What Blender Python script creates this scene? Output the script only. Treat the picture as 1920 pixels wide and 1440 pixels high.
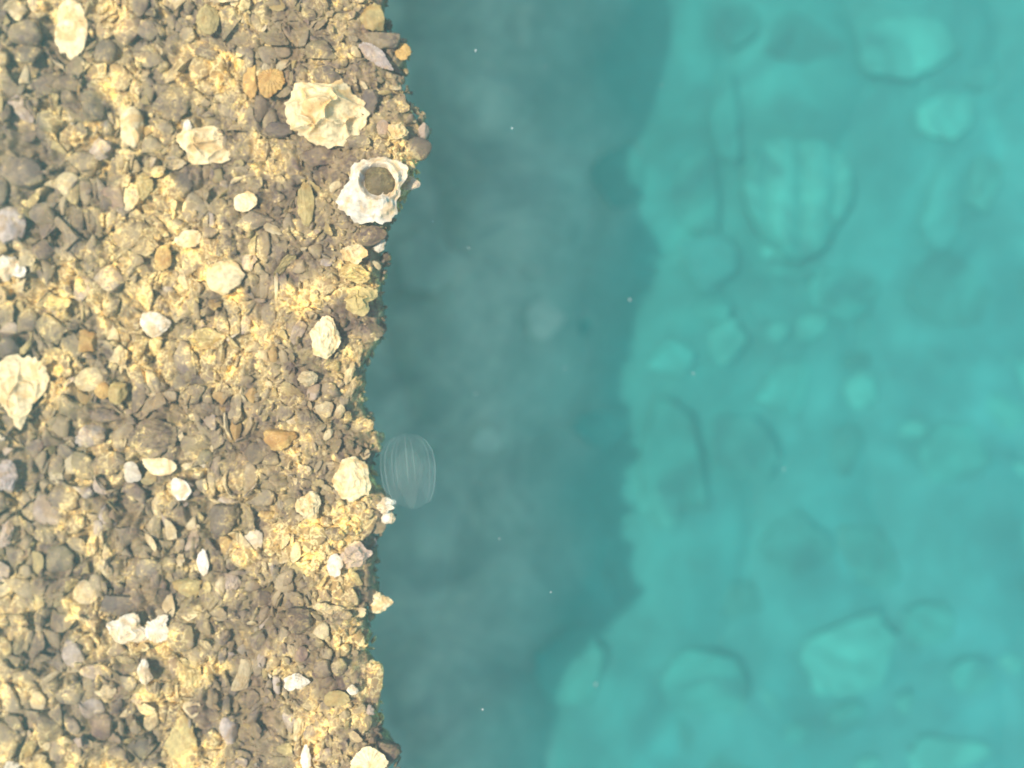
import bpy, bmesh, math, random
import numpy as np
from mathutils import Vector, Euler

for o in list(bpy.data.objects):
    bpy.data.objects.remove(o)
SC = bpy.context.scene
COL = SC.collection
R = math.radians
random.seed(7)
RNG = np.random.default_rng(7)

# ------------------------------------------------------------------ camera, sky, sun, exposure
F = 1663.0                      # focal length in photo pixels (1920 wide)
CAM_Z = 1.0
cam = bpy.data.cameras.new("camera")
cam.sensor_width = 36.0
cam.lens = 36.0 * F / 1920.0
cam.clip_start = 0.01
cam.clip_end = 200.0
cam.dof.use_dof = True
cam.dof.focus_distance = CAM_Z - 0.05
cam.dof.aperture_fstop = 1.15
cam_o = bpy.data.objects.new("camera", cam)
cam_o.location = (0, 0, CAM_Z)
COL.objects.link(cam_o)
SC.camera = cam_o

SUN_ZENITH = math.atan(0.50)
w = bpy.data.worlds.new("World")
SC.world = w
w.use_nodes = True
nt = w.node_tree
bg = nt.nodes["Background"]
sky = nt.nodes.new("ShaderNodeTexSky")
sky.sky_type = 'NISHITA'
sky.sun_disc = False
sky.sun_elevation = math.pi / 2 - SUN_ZENITH
sky.sun_rotation = R(270)
nt.links.new(sky.outputs[0], bg.inputs[0])
bg.inputs[1].default_value = 0.14

sl = bpy.data.lights.new("sun", 'SUN')
sl.energy = 5.0
sl.angle = R(0.9)
sl.color = (1.0, 0.93, 0.80)
sun = bpy.data.objects.new("sun", sl)
d = Vector((math.tan(SUN_ZENITH), 0.0, -1.0))
sun.rotation_euler = d.to_track_quat('-Z', 'Y').to_euler()
sun.location = (-2, 0, 5)
COL.objects.link(sun)

SC.view_settings.view_transform = 'Standard'
SC.view_settings.look = 'None'
SC.view_settings.exposure = 0.10
SC.view_settings.gamma = 1.0
cy = SC.cycles
cy.use_denoising = True
cy.max_bounces = 8
cy.volume_bounces = 3
cy.diffuse_bounces = 3
cy.transparent_max_bounces = 24
cy.caustics_reflective = False
cy.caustics_refractive = False


# ------------------------------------------------------------------ helpers
def at(px, py, z=0.0):
    k = (CAM_Z - z) / F
    return Vector(((px - 960) * k, (720 - py) * k, z))


def tag(o, label=None, cat=None, group=None, kind=None):
    if label: o["label"] = label
    if cat: o["category"] = cat
    if group: o["group"] = group
    if kind: o["kind"] = kind
    return o


def mesh_np(name, V, Fc, mat=None, smooth=True, col=None):
    """V n x 3, Fc m x 3 or m x 4 int array"""
    V = np.asarray(V, dtype=np.float32); Fc = np.asarray(Fc, dtype=np.int32)
    me = bpy.data.meshes.new(name)
    k = Fc.shape[1]
    me.vertices.add(len(V)); me.vertices.foreach_set("co", V.ravel())
    me.loops.add(Fc.size); me.loops.foreach_set("vertex_index", Fc.ravel())
    me.polygons.add(len(Fc))
    me.polygons.foreach_set("loop_start", np.arange(0, Fc.size, k, dtype=np.int32))
    me.polygons.foreach_set("loop_total", np.full(len(Fc), k, dtype=np.int32))
    me.polygons.foreach_set("use_smooth", np.full(len(Fc), smooth))
    if col is not None:
        a = me.color_attributes.new("tint", 'FLOAT_COLOR', 'POINT')
        c = np.ones((len(V), 4), dtype=np.float32); c[:, :3] = col
        a.data.foreach_set("color", c.ravel())
    me.update(calc_edges=True)
    me.validate()
    if mat: me.materials.append(mat)
    return me


def link(name, me, parent=None):
    o = bpy.data.objects.new(name, me)
    COL.objects.link(o)
    if parent: o.parent = parent
    return o


# ---- numpy noise
_P = np.random.default_rng(3).random((256, 256)).astype(np.float32)


def vnoise(x, y, s=0):
    x = np.asarray(x, dtype=np.float64) + 37.7 * s; y = np.asarray(y, dtype=np.float64) + 91.3 * s
    xi = np.floor(x).astype(int); yi = np.floor(y).astype(int)
    fx = x - xi; fy = y - yi
    fx = fx * fx * (3 - 2 * fx); fy = fy * fy * (3 - 2 * fy)
    g = lambda a, b: _P[a & 255, b & 255]
    return ((g(xi, yi) * (1 - fx) + g(xi + 1, yi) * fx) * (1 - fy)
            + (g(xi, yi + 1) * (1 - fx) + g(xi + 1, yi + 1) * fx) * fy) * 2 - 1


def fbm(x, y, oct=4, s=0):
    t = 0; a = 1.0; f = 1.0
    for i in range(oct):
        t = t + a * vnoise(x * f, y * f, s + i * 5); a *= 0.5; f *= 2.03
    return t / 1.9


def worley(x, y, s=0):
    """F1, F2 distances and the nearest cell's id (0..1)"""
    x = np.asarray(x) + 13.1 * s; y = np.asarray(y) + 7.9 * s
    xi = np.floor(x).astype(int); yi = np.floor(y).astype(int)
    f1 = np.full(x.shape, 9.0); f2 = np.full(x.shape, 9.0); cid = np.zeros(x.shape)
    for dx in (-1, 0, 1):
        for dy in (-1, 0, 1):
            a = xi + dx; b = yi + dy
            cx = a + 0.1 + 0.8 * _P[a & 255, b & 255]; cyy = b + 0.1 + 0.8 * _P[(b + 71) & 255, (a + 29) & 255]
            dd = np.hypot(x - cx, y - cyy)
            idv = _P[(a * 7 + 3) & 255, (b * 5 + 11) & 255]
            n1 = dd < f1
            f2 = np.where(n1, f1, np.minimum(f2, dd))
            cid = np.where(n1, idv, cid); f1 = np.where(n1, dd, f1)
    return f1, f2, cid


# ------------------------------------------------------------------ materials
PAL = {
    'tan': (.34, .25, .135), 'sandy': (.44, .34, .19), 'olive': (.22, .185, .085), 'brown': (.19, .125, .07),
    'mauve': (.31, .22, .175), 'grey': (.36, .30, .215), 'cream': (.94, .77, .44), 'white': (.90, .82, .65),
    'amber': (.66, .40, .10), 'rosy': (.40, .22, .18), 'black': (.105, .08, .068), 'green': (.20, .205, .13),
    'yellow': (.58, .46, .17), 'lilac': (.52, .44, .40), 'maroon': (.12, .065, .06), 'pinkish': (.62, .48, .38),
}


def nodes(m):
    m.use_nodes = True
    t = m.node_tree
    for n in list(t.nodes): t.nodes.remove(n)
    return t, t.nodes, t.links


def crust_mat(name, base=None, scale=140.0, var=0.35, rough=0.6, bump=0.5, attr=False, stain=(.16, .12, .06), growth_light=0.0, stain_amt=.75, stain_lo=.52):
    m = bpy.data.materials.new(name)
    t, N, L = nodes(m)
    out = N.new("ShaderNodeOutputMaterial")
    p = N.new("ShaderNodeBsdfPrincipled")
    p.inputs["Roughness"].default_value = rough
    p.inputs["Specular IOR Level"].default_value = 0.25
    L.new(p.outputs[0], out.inputs["Surface"])
    geo = N.new("ShaderNodeNewGeometry")
    n1 = N.new("ShaderNodeTexNoise"); n1.inputs["Scale"].default_value = scale
    n1.inputs["Detail"].default_value = 6; n1.inputs["Roughness"].default_value = 0.65
    n2 = N.new("ShaderNodeTexNoise"); n2.inputs["Scale"].default_value = scale * 0.32
    n2.inputs["Detail"].default_value = 4; n2.inputs["Distortion"].default_value = 1.2
    L.new(geo.outputs["Position"], n1.inputs["Vector"]); L.new(geo.outputs["Position"], n2.inputs["Vector"])
    if attr:
        a = N.new("ShaderNodeVertexColor"); a.layer_name = "tint"; csock = a.outputs[0]
    else:
        rgb = N.new("ShaderNodeRGB"); rgb.outputs[0].default_value = (*base, 1)
        oi = N.new("ShaderNodeObjectInfo")
        hsv = N.new("ShaderNodeHueSaturation")
        mr = N.new("ShaderNodeMapRange"); mr.inputs[3].default_value = 0.78; mr.inputs[4].default_value = 1.2
        L.new(oi.outputs["Random"], mr.inputs[0]); L.new(mr.outputs[0], hsv.inputs["Value"])
        L.new(rgb.outputs[0], hsv.inputs["Color"]); csock = hsv.outputs[0]
    r1 = N.new("ShaderNodeMapRange"); r1.inputs[1].default_value = .3; r1.inputs[2].default_value = .7
    r1.inputs[3].default_value = 1 - var; r1.inputs[4].default_value = 1 + var
    L.new(n1.outputs[0], r1.inputs[0])
    mul = N.new("ShaderNodeVectorMath"); mul.operation = 'SCALE'
    L.new(csock, mul.inputs[0]); L.new(r1.outputs[0], mul.inputs["Scale"])
    r2 = N.new("ShaderNodeMapRange"); r2.inputs[1].default_value = stain_lo; r2.inputs[2].default_value = stain_lo + .17
    r2.inputs[3].default_value = 0; r2.inputs[4].default_value = stain_amt
    L.new(n2.outputs[0], r2.inputs[0])
    mix = N.new("ShaderNodeMixRGB"); mix.inputs[2].default_value = (*stain, 1)
    L.new(r2.outputs[0], mix.inputs[0]); L.new(mul.outputs[0], mix.inputs[1])
    last = mix.outputs[0]
    if growth_light:
        # encrusting growth shared by everything on the ledge: patches of two sizes, each with its own colour, with rippling sunlight painted in as golden and mauve areas
        def noise(sc, det, dist=0.0):
            q = N.new("ShaderNodeTexNoise"); q.inputs["Scale"].default_value = sc; q.inputs["Detail"].default_value = det; q.inputs["Distortion"].default_value = dist
            L.new(geo.outputs["Position"], q.inputs["Vector"]); return q
        def ramp(sock, stops):
            c = N.new("ShaderNodeValToRGB"); el = c.color_ramp.elements
            el[0].position, el[0].color = stops[0][0], (*stops[0][1], 1); el[1].position, el[1].color = stops[-1][0], (*stops[-1][1], 1)
            for ps, cc in stops[1:-1]:
                e = el.new(ps); e.color = (*cc, 1)
            L.new(sock, c.inputs[0]); return c.outputs[0]
        def mixc(fac, c1, c2, mode='MIX'):
            q = N.new("ShaderNodeMixRGB"); q.blend_type = mode
            if isinstance(fac, float): q.inputs[0].default_value = fac
            else: L.new(fac, q.inputs[0])
            L.new(c1, q.inputs[1]); L.new(c2, q.inputs[2]); return q.outputs[0]
        def rng(sock, a0, a1, b0, b1):
            q = N.new("ShaderNodeMapRange"); q.inputs[1].default_value = a0; q.inputs[2].default_value = a1; q.inputs[3].default_value = b0; q.inputs[4].default_value = b1
            L.new(sock, q.inputs[0]); return q.outputs[0]
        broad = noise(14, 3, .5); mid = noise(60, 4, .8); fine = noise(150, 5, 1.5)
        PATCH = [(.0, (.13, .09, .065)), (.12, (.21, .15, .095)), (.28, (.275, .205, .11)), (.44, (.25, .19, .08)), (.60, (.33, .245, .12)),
                 (.72, (.32, .23, .15)), (.84, (.45, .335, .14)), (.92, (.70, .50, .14)), (1.0, (.95, .76, .36))]  # brightest stops also paint in golden sun glints
        cells = []
        for sc, amp, src in ((44, .030, mid), (120, .012, fine)):
            wv = N.new("ShaderNodeVectorMath"); wv.operation = 'MULTIPLY_ADD'; wv.inputs[1].default_value = (amp, amp * 1.3, amp)
            L.new(src.outputs["Color"], wv.inputs[0]); L.new(geo.outputs["Position"], wv.inputs[2])
            st = N.new("ShaderNodeVectorMath"); st.operation = 'MULTIPLY'; st.inputs[1].default_value = (1.15, .9, .5)
            L.new(wv.outputs[0], st.inputs[0])
            vo = N.new("ShaderNodeTexVoronoi"); vo.feature = 'SMOOTH_F1'; vo.inputs["Scale"].default_value = sc; vo.inputs["Smoothness"].default_value = .25
            L.new(st.outputs[0], vo.inputs["Vector"])
            sep = N.new("ShaderNodeSeparateColor"); L.new(vo.outputs["Color"], sep.inputs[0])
            sh = N.new("ShaderNodeMath"); sh.operation = 'ADD'; L.new(sep.outputs[0], sh.inputs[0]); L.new(rng(broad.outputs[0], .35, .68, -.26, .16), sh.inputs[1])
            sh2 = N.new("ShaderNodeMath"); sh2.operation = 'ADD'; L.new(sh.outputs[0], sh2.inputs[0]); L.new(rng(fine.outputs[0], .3, .7, -.30, .30), sh2.inputs[1])
            cells.append(ramp(sh2.outputs[0], PATCH))
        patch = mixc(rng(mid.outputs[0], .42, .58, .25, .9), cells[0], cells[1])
        caustic_tone = ramp(broad.outputs[0], [(.36, (.78, .70, .69)), (.50, (1, 1, 1)), (.64, (1.5, 1.28, .84))])
        patch = mixc(1.0, patch, caustic_tone, 'MULTIPLY')
        last = mixc(growth_light, last, patch)
        # cream vein network: caustic light painted into the colour of the golden areas
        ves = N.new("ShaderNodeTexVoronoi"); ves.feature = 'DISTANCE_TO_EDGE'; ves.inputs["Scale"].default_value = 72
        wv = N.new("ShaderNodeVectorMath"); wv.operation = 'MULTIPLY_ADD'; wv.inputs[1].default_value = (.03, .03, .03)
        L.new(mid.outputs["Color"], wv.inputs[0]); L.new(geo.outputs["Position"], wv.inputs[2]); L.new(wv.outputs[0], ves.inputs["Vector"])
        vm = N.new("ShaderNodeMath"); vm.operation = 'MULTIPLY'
        L.new(rng(ves.outputs[0], .01, .085, growth_light * .9, 0), vm.inputs[0]); L.new(rng(broad.outputs[0], .50, .62, 0, 1), vm.inputs[1])
        caustic_vein = N.new("ShaderNodeRGB"); caustic_vein.outputs[0].default_value = (.95, .77, .36, 1)
        last = mixc(vm.outputs[0], last, caustic_vein.outputs[0])
    L.new(last, p.inputs["Base Color"])
    b = N.new("ShaderNodeBump"); b.inputs["Strength"].default_value = bump; b.inputs["Distance"].default_value = 0.002
    L.new(n1.outputs[0], b.inputs["Height"]); L.new(b.outputs[0], p.inputs["Normal"])
    return m


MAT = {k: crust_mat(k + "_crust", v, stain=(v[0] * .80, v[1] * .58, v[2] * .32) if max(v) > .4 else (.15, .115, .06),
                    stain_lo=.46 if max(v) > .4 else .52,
                    growth_light=.2 if k in ('white', 'cream') else .4 if k in ('black', 'lilac', 'amber', 'yellow', 'pinkish') else .8)
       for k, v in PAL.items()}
MATF = {k: crust_mat(k + "_stained", v, stain=(v[0] * .7, v[1] * .55, v[2] * .35), stain_lo=.45, growth_light=.58) for k, v in PAL.items() if max(v) > .42}
M_HOLLOW = crust_mat('olive_hollow', (.15, .12, .05), scale=220, var=.5, bump=1.0, growth_light=.22)
M_ATTR = crust_mat("mixed_crust", attr=True, var=0.3, growth_light=.88)

# ------------------------------------------------------------------ ledge outline (photo rows -> photo columns)
EDGE_PX = [(-420, 860), (-200, 800), (-60, 735), (0, 722), (20, 722), (50, 728), (65, 745), (80, 764), (100, 766), (120, 752), (160, 760), (180, 774), (200, 775),
           (215, 790), (240, 798), (260, 798), (275, 800), (295, 790), (310, 778), (330, 780), (345, 778), (370, 755), (400, 742),
           (430, 728), (470, 720), (500, 721), (560, 721), (600, 718), (640, 714), (655, 700), (670, 692), (690, 683), (720, 685),
           (760, 681), (780, 692), (800, 700), (820, 709), (845, 708), (870, 698), (900, 697), (920, 714), (940, 736), (965, 738),
           (990, 722), (1010, 705), (1030, 705), (1050, 706), (1070, 700), (1100, 704), (1118, 712), (1135, 710), (1150, 690),
           (1180, 692), (1205, 700), (1230, 692), (1260, 706), (1300, 712), (1350, 712), (1385, 722), (1400, 738), (1440, 750), (1462, 722),
           (1500, 672), (1560, 610), (1630, 555), (1720, 500), (1950, 440), (2600, 420), (3200, 400)]
EDGE_Y = np.array([(720 - p[0]) / F for p in EDGE_PX])[::-1]
EDGE_X = np.array([(p[1] - 960) / F for p in EDGE_PX])[::-1]


def edge_x(y):
    return np.interp(y, EDGE_Y, EDGE_X)


def edge_px(py):
    return float(np.interp(py, [p[0] for p in EDGE_PX], [p[1] for p in EDGE_PX]))


def base_z(x, y):
    """rough top of the ledge, without the fine crust"""
    x = np.asarray(x, float); y = np.asarray(y, float)
    e = edge_x(y) - x
    z = 0.016 * fbm(x * 11, y * 11, 3, 1) - 0.008
    z = z - 0.02 * np.clip(1 - e / 0.035, 0, 1) ** 2
    z = z - 0.09 * np.clip((e - 0.07) / 0.42, 0, 1)
    return z


TINTS = np.array([PAL[k] for k in ('tan', 'tan', 'sandy', 'olive', 'olive', 'brown', 'mauve', 'grey', 'sandy', 'tan', 'yellow', 'mauve', 'green', 'cream', 'rosy', 'brown')])


def warp(P, amount=1.0):
    """bends the crust into pinched, swollen cells; calm near the edge"""
    x, y = P[:, 0], P[:, 1]
    e = edge_x(y) - x
    k = amount * (.25 + .75 * np.clip((e - .02) / .16, 0, 1))
    phi = lambda a, b: fbm(a * 24, b * 31, 2, 41) * 3.2e-4
    h = 5e-4
    dx = (phi(x + h, y) - phi(x - h, y)) / (2 * h); dy = (phi(x, y + h) - phi(x, y - h)) / (2 * h)
    Q = P.copy(); Q[:, 0] = x + k * np.clip(dx, -.013, .013); Q[:, 1] = y + k * np.clip(dy, -.013, .013)
    return Q


def build_ledge():
    ys = np.concatenate([np.linspace(-3.0, -0.85, 30), np.linspace(-0.84, 0.84, 800), np.linspace(0.85, 2.6, 28)])
    # distance inland from the edge: the top, then the rounded lip and the underside that recedes beneath it
    ein = np.concatenate([np.linspace(6.0, 1.22, 20), np.linspace(1.2, 0.0, 560)])
    Y, E = np.meshgrid(ys, ein, indexing='ij')
    X = edge_x(Y) - 0.008 - E
    Z = base_z(X, Y)
    wq = warp(np.stack([X.ravel(), Y.ravel()], -1), -.7)
    wx = wq[:, 0].reshape(X.shape) + 0.006 * fbm(X * 60, Y * 60, 2, 8); wy = wq[:, 1].reshape(X.shape) + 0.006 * fbm(X * 60, Y * 60, 2, 9)
    f1, f2, cid = worley(wx * 42, wy * 42, 2)
    g1, g2, gid = worley(wx * 120, wy * 120, 4)
    coarse = np.clip((E - 0.03) / 0.2, 0.25, 1)
    Z = Z + coarse * (0.010 * np.clip((f2 - f1) * 2.2, 0, 1) ** .6 - 0.004 + 0.007 * (cid - .5)) \
          + 0.004 * np.clip((g2 - g1) * 2.2, 0, 1) + 0.003 * (gid - .5) + 0.002 * fbm(X * 300, Y * 300, 2, 6)
    col = TINTS[(cid * 997).astype(int) % len(TINTS)] * .6 + TINTS[(gid * 613).astype(int) % len(TINTS)] * .4
    col = col * (0.75 + 0.5 * gid)[..., None]
    # lip and underside
    ny, nx = X.shape
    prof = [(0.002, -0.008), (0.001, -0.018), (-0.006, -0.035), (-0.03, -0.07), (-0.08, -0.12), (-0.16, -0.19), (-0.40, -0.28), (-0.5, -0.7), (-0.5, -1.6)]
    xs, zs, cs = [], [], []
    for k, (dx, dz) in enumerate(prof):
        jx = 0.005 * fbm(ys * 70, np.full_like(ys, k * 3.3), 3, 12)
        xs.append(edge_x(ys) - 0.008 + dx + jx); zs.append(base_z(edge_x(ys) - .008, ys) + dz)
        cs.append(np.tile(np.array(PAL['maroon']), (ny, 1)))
    X = np.concatenate([X, np.array(xs).T], 1); Z = np.concatenate([Z, np.array(zs).T], 1)
    Yf = np.concatenate([Y, np.tile(ys[:, None], (1, len(prof)))], 1)
    col = np.concatenate([col, np.array(cs).transpose(1, 0, 2)], 1)
    ny, nx = X.shape
    V = np.stack([X, Yf, Z], -1).reshape(-1, 3)
    i = np.arange(ny * nx).reshape(ny, nx)
    Fc = np.stack([i[:-1, :-1], i[:-1, 1:], i[1:, 1:], i[1:, :-1]], -1).reshape(-1, 4)
    Fc = Fc[:, ::-1]
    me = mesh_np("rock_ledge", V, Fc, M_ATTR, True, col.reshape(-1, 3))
    o = link("rock_ledge", me)
    tag(o, "long shallow rock ledge crusted with shells beside the deep teal water", "ledge")
    return o


build_ledge()


# ------------------------------------------------------------------ shapes (unit size: about 1 in x and y half-axes, z up)
_ICO = {}


def ico(sub):
    if sub not in _ICO:
        bm = bmesh.new(); bmesh.ops.create_icosphere(bm, subdivisions=sub, radius=1.0)
        bm.verts.ensure_lookup_table()
        V = np.array([v.co[:] for v in bm.verts]); Fc = np.array([[v.index for v in f.verts] for f in bm.faces])
        bm.free(); _ICO[sub] = (V, Fc)
    return _ICO[sub]


def noise3(V, f, s):
    return (vnoise(V[:, 0] * f + V[:, 2] * 1.7, V[:, 1] * f - V[:, 2] * 1.3, s) + vnoise(V[:, 1] * f + 5.2, V[:, 2] * f + V[:, 0] * .7, s + 3)) * .5


def stone(seed, planes=8, depth=(.55, .9), rough=.06, sub=4, lump=.12):
    r = np.random.default_rng(seed)
    V, Fc = ico(sub); V = V.copy()
    V *= (1 + lump * noise3(V, 1.6, seed))[:, None]
    for k in range(planes):
        n = r.normal(size=3); n /= np.linalg.norm(n)
        dd = r.uniform(*depth)
        q = V @ n - dd
        V -= np.where(q > 0, q * .93, 0)[:, None] * n
    V *= (1 + rough * noise3(V, 5, seed + 1) + rough * .6 * noise3(V, 11, seed + 2))[:, None]
    V[:, :2] /= np.abs(V[:, :2]).max(0); V[:, 2] /= np.abs(V[:, 2]).max()
    return V, Fc


def shell(seed, outline=None, dome=.35, frill=.5, ribs=0, rib_amp=.05, cup=False, na=96, nr=26, wob=.14, thick=.07, beak=None):
    """a valve: layered growth bands, wavy rim, underside"""
    r = np.random.default_rng(seed)
    th = np.linspace(0, 2 * math.pi, na, endpoint=False)
    if outline is not None:
        P = np.array(outline, float)
        a = np.unwrap(np.arctan2(P[:, 1], P[:, 0])); rad = np.hypot(P[:, 0], P[:, 1])
        o = np.argsort(a % (2 * math.pi)); a = (a % (2 * math.pi))[o]; rad = rad[o]
        a = np.concatenate([a - 2 * math.pi, a, a + 2 * math.pi]); rad = np.tile(rad, 3)
        R0 = np.interp(th, a, rad)
    else:
        R0 = np.ones(na)
        for k in range(2, 7):
            R0 += wob / k * 2 * r.normal() * np.cos(k * th + r.uniform(0, 6.28))
        if beak is not None:
            R0 += .35 * np.exp(-((np.angle(np.exp(1j * (th - beak)))) / .5) ** 2)
    R0 = R0 * (1 + .07 * vnoise(np.cos(th) * 5, np.sin(th) * 5, seed) + .05 * vnoise(np.cos(th) * 14, np.sin(th) * 14, seed + 2))
    rr = np.linspace(0.02, 1, nr) ** .85
    T, Q = np.meshgrid(th, rr, indexing='xy')                 # nr x na
    RR = R0[None, :] * Q
    cx, cyy = r.uniform(-.25, .25, 2)
    X = RR * np.cos(T) + cx * (1 - Q) ** 1.5 * 0.6; Y = RR * np.sin(T) + cyy * (1 - Q) ** 1.5 * 0.6
    bands = Q * r.uniform(2.2, 4) + .5 * vnoise(np.cos(T) * 1.6, np.sin(T) * 1.6, seed + 4)
    saw = bands - np.floor(bands)
    Z = dome * (1 - Q ** 2.2)
    if cup: Z = -dome * (1 - Q ** 2.0) + dome * .6
    Z = Z + frill * .10 * (saw ** 2) * (.4 + .6 * Q) + frill * .12 * fbm(X * 2.2, Y * 2.2, 3, seed + 6) + .03 * frill * Q * np.sin(T * 7 + seed) \
        + .05 * fbm(X * 7, Y * 7, 3, seed + 7)
    Z = Z + frill * .16 * (1 - np.abs(fbm(X * 1.5, Y * 1.5, 2, seed + 9)) * 2.4)
    if ribs: Z = Z + rib_amp * np.abs(np.sin(T * ribs / 2)) * Q
    Vt = np.stack([X, Y, Z], -1).reshape(-1, 3)
    Vb = Vt.copy(); Vb[:, 2] = Vb[:, 2] * .75 - thick * 1.2
    Vb[:, :2] *= .97
    V = np.concatenate([Vt, Vb])
    i = np.arange(nr * na).reshape(nr, na); j = np.roll(i, -1, 1)
    top = np.stack([i[:-1], j[:-1], j[1:], i[1:]], -1).reshape(-1, 4)[:, ::-1]
    off = nr * na
    bot = (top[:, ::-1] + off)
    rim = np.stack([i[-1], j[-1], j[-1] + off, i[-1] + off], -1)[:, ::-1]
    Fq = np.concatenate([top, bot, rim])
    # close the small holes at the middle
    c0, c1 = len(V), len(V) + 1
    V = np.concatenate([V, V[:na].mean(0)[None], V[off:off + na].mean(0)[None]])
    cap = np.stack([i[0], np.full(na, c0), j[0], j[0]], -1)
    tri_t = np.stack([i[0], j[0], np.full(na, c0)], -1); tri_b = np.stack([j[0] + off, i[0] + off, np.full(na, c1)], -1)
    tris = np.concatenate([Fq[:, [0, 1, 2]], Fq[:, [0, 2, 3]], tri_t, tri_b])
    return V, tris


def mussel(seed):
    V, Fc = ico(4); V = V.copy()
    t = (V[:, 0] + 1) / 2
    V[:, 1] *= .35 + .65 * np.sin(np.clip(t * .85 + .12, 0, 1) * math.pi) ** .8
    V[:, 2] *= .4 + .6 * t
    V *= (1 + .03 * noise3(V, 7, seed))[:, None]
    V[:, 1] /= np.abs(V[:, 1]).max(); V[:, 2] /= np.abs(V[:, 2]).max()
    return V, Fc


def flake(seed, n=None):
    r = np.random.default_rng(seed)
    n = n or r.integers(5, 8)
    a = np.sort(r.uniform(0, 2 * math.pi, n)); rad = r.uniform(.75, 1.15, n)
    pts = np.stack([np.cos(a) * rad, np.sin(a) * rad], -1)
    V, T = shell(seed, outline=np.concatenate([pts, pts * .999]), dome=r.uniform(.05, .3), frill=.55, na=48, nr=14, thick=.1)
    tilt = r.uniform(-.35, .35, 2)
    V[:, 2] += V[:, 0] * tilt[0] + V[:, 1] * tilt[1]
    return V, T


def ring(seed):
    """knobbly shell standing round a hollow"""
    na, nb = 96, 28
    A, B = np.meshgrid(np.linspace(0, 2 * math.pi, na, endpoint=False), np.linspace(0, 2 * math.pi, nb, endpoint=False), indexing='ij')
    Rm = .72; rt = .30 * (1 + .25 * vnoise(np.cos(A) * 2, np.sin(A) * 2, seed) + .12 * vnoise(np.cos(A) * 6 + np.cos(B), np.sin(A) * 6 + np.sin(B), seed + 1))
    rt = rt * (1 + .45 * np.clip(-np.sin(A), 0, 1))
    X = (Rm + rt * np.cos(B)) * np.cos(A); Y = (Rm + rt * np.cos(B)) * np.sin(A); Z = rt * np.sin(B) * 1.1
    V = np.stack([X, Y, Z], -1).reshape(-1, 3)
    V[:, 2] += .06 * fbm(V[:, 0] * 4, V[:, 1] * 4, 3, seed)
    i = np.arange(na * nb).reshape(na, nb); j = np.roll(i, -1, 0); k = np.roll(i, -1, 1); l = np.roll(j, -1, 1)
    q = np.stack([i, j, l, k], -1).reshape(-1, 4)
    V[:, :2] /= np.abs(V[:, :2]).max(0)
    return V, np.concatenate([q[:, [0, 1, 2]], q[:, [0, 2, 3]]])


def hollow(seed, outline):
    V, T = shell(seed, outline, dome=.5, frill=1.3)
    q = np.hypot((V[:, 0] - .18) / .46, (V[:, 1] - .26) / .50)
    V[:, 2] -= .62 * np.clip(1.15 - q, 0, 1) ** .6
    V[:, 2] += .16 * np.exp(-((q - 1.1) / .16) ** 2)
    return V, T


def facet(seed, outline):
    r = np.random.default_rng(seed)
    V, T = shell(seed, outline, dome=.12, frill=.35, na=128, nr=40)
    z = np.full(len(V), 9.0)
    for k in range(11):
        a = r.uniform(0, 6.28); m = r.uniform(.25, .95)
        z = np.minimum(z, .62 - m * (np.cos(a) * (V[:, 0] - r.uniform(-.3, .3)) + np.sin(a) * (V[:, 1] - r.uniform(-.3, .3))))
    f1, f2, _ = worley(V[:, 0] * 1.35 + .25 * vnoise(V[:, 0] * 3, V[:, 1] * 3, seed), V[:, 1] * 1.35 + .25 * vnoise(V[:, 0] * 3, V[:, 1] * 3, seed + 3), seed % 17)
    z = z + .30 * np.exp(-(f2 - f1) / .2) - .1
    for k in range(4):                                    # dents between the folds
        c = r.uniform(-.55, .55, 2)
        z -= .12 * np.exp(-((V[:, 0] - c[0]) ** 2 + (V[:, 1] - c[1]) ** 2) / .05)
    V[:, 2] += np.clip(z, -.1, 1.0) * np.clip(1.05 - np.hypot(V[:, 0], V[:, 1]) ** 4, 0, 1)
    return V, T


def make(kind, seed, outline=None, sub=4):
    if kind == 'facet': return facet(seed, outline)
    if kind == 'bar':
        V, T = shell(seed, outline, dome=.3, frill=.3, ribs=26, rib_amp=.14, wob=.05, beak=0.0)
        V[:, 1] *= .42
        return V, T
    if kind == 'pebble': return stone(seed, 6, (.65, .9), .06, sub, .22)
    if kind == 'block': return stone(seed, 10, (.5, .8), .13, sub, .35)
    if kind == 'oyster': return shell(seed, outline, dome=.45, frill=1.2, wob=.12)
    if kind == 'valve': return shell(seed, outline, dome=.45, frill=.6, wob=.08, beak=1.6)
    if kind == 'fan': return shell(seed, outline, dome=.3, frill=.3, ribs=22, rib_amp=.12, wob=.05, beak=0.0)
    if kind == 'cup': return shell(seed, outline, dome=.45, frill=1.0, cup=True, wob=.1)
    if kind == 'mussel': return mussel(seed)
    if kind == 'ring': return hollow(seed, outline)
    return flake(seed)


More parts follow.
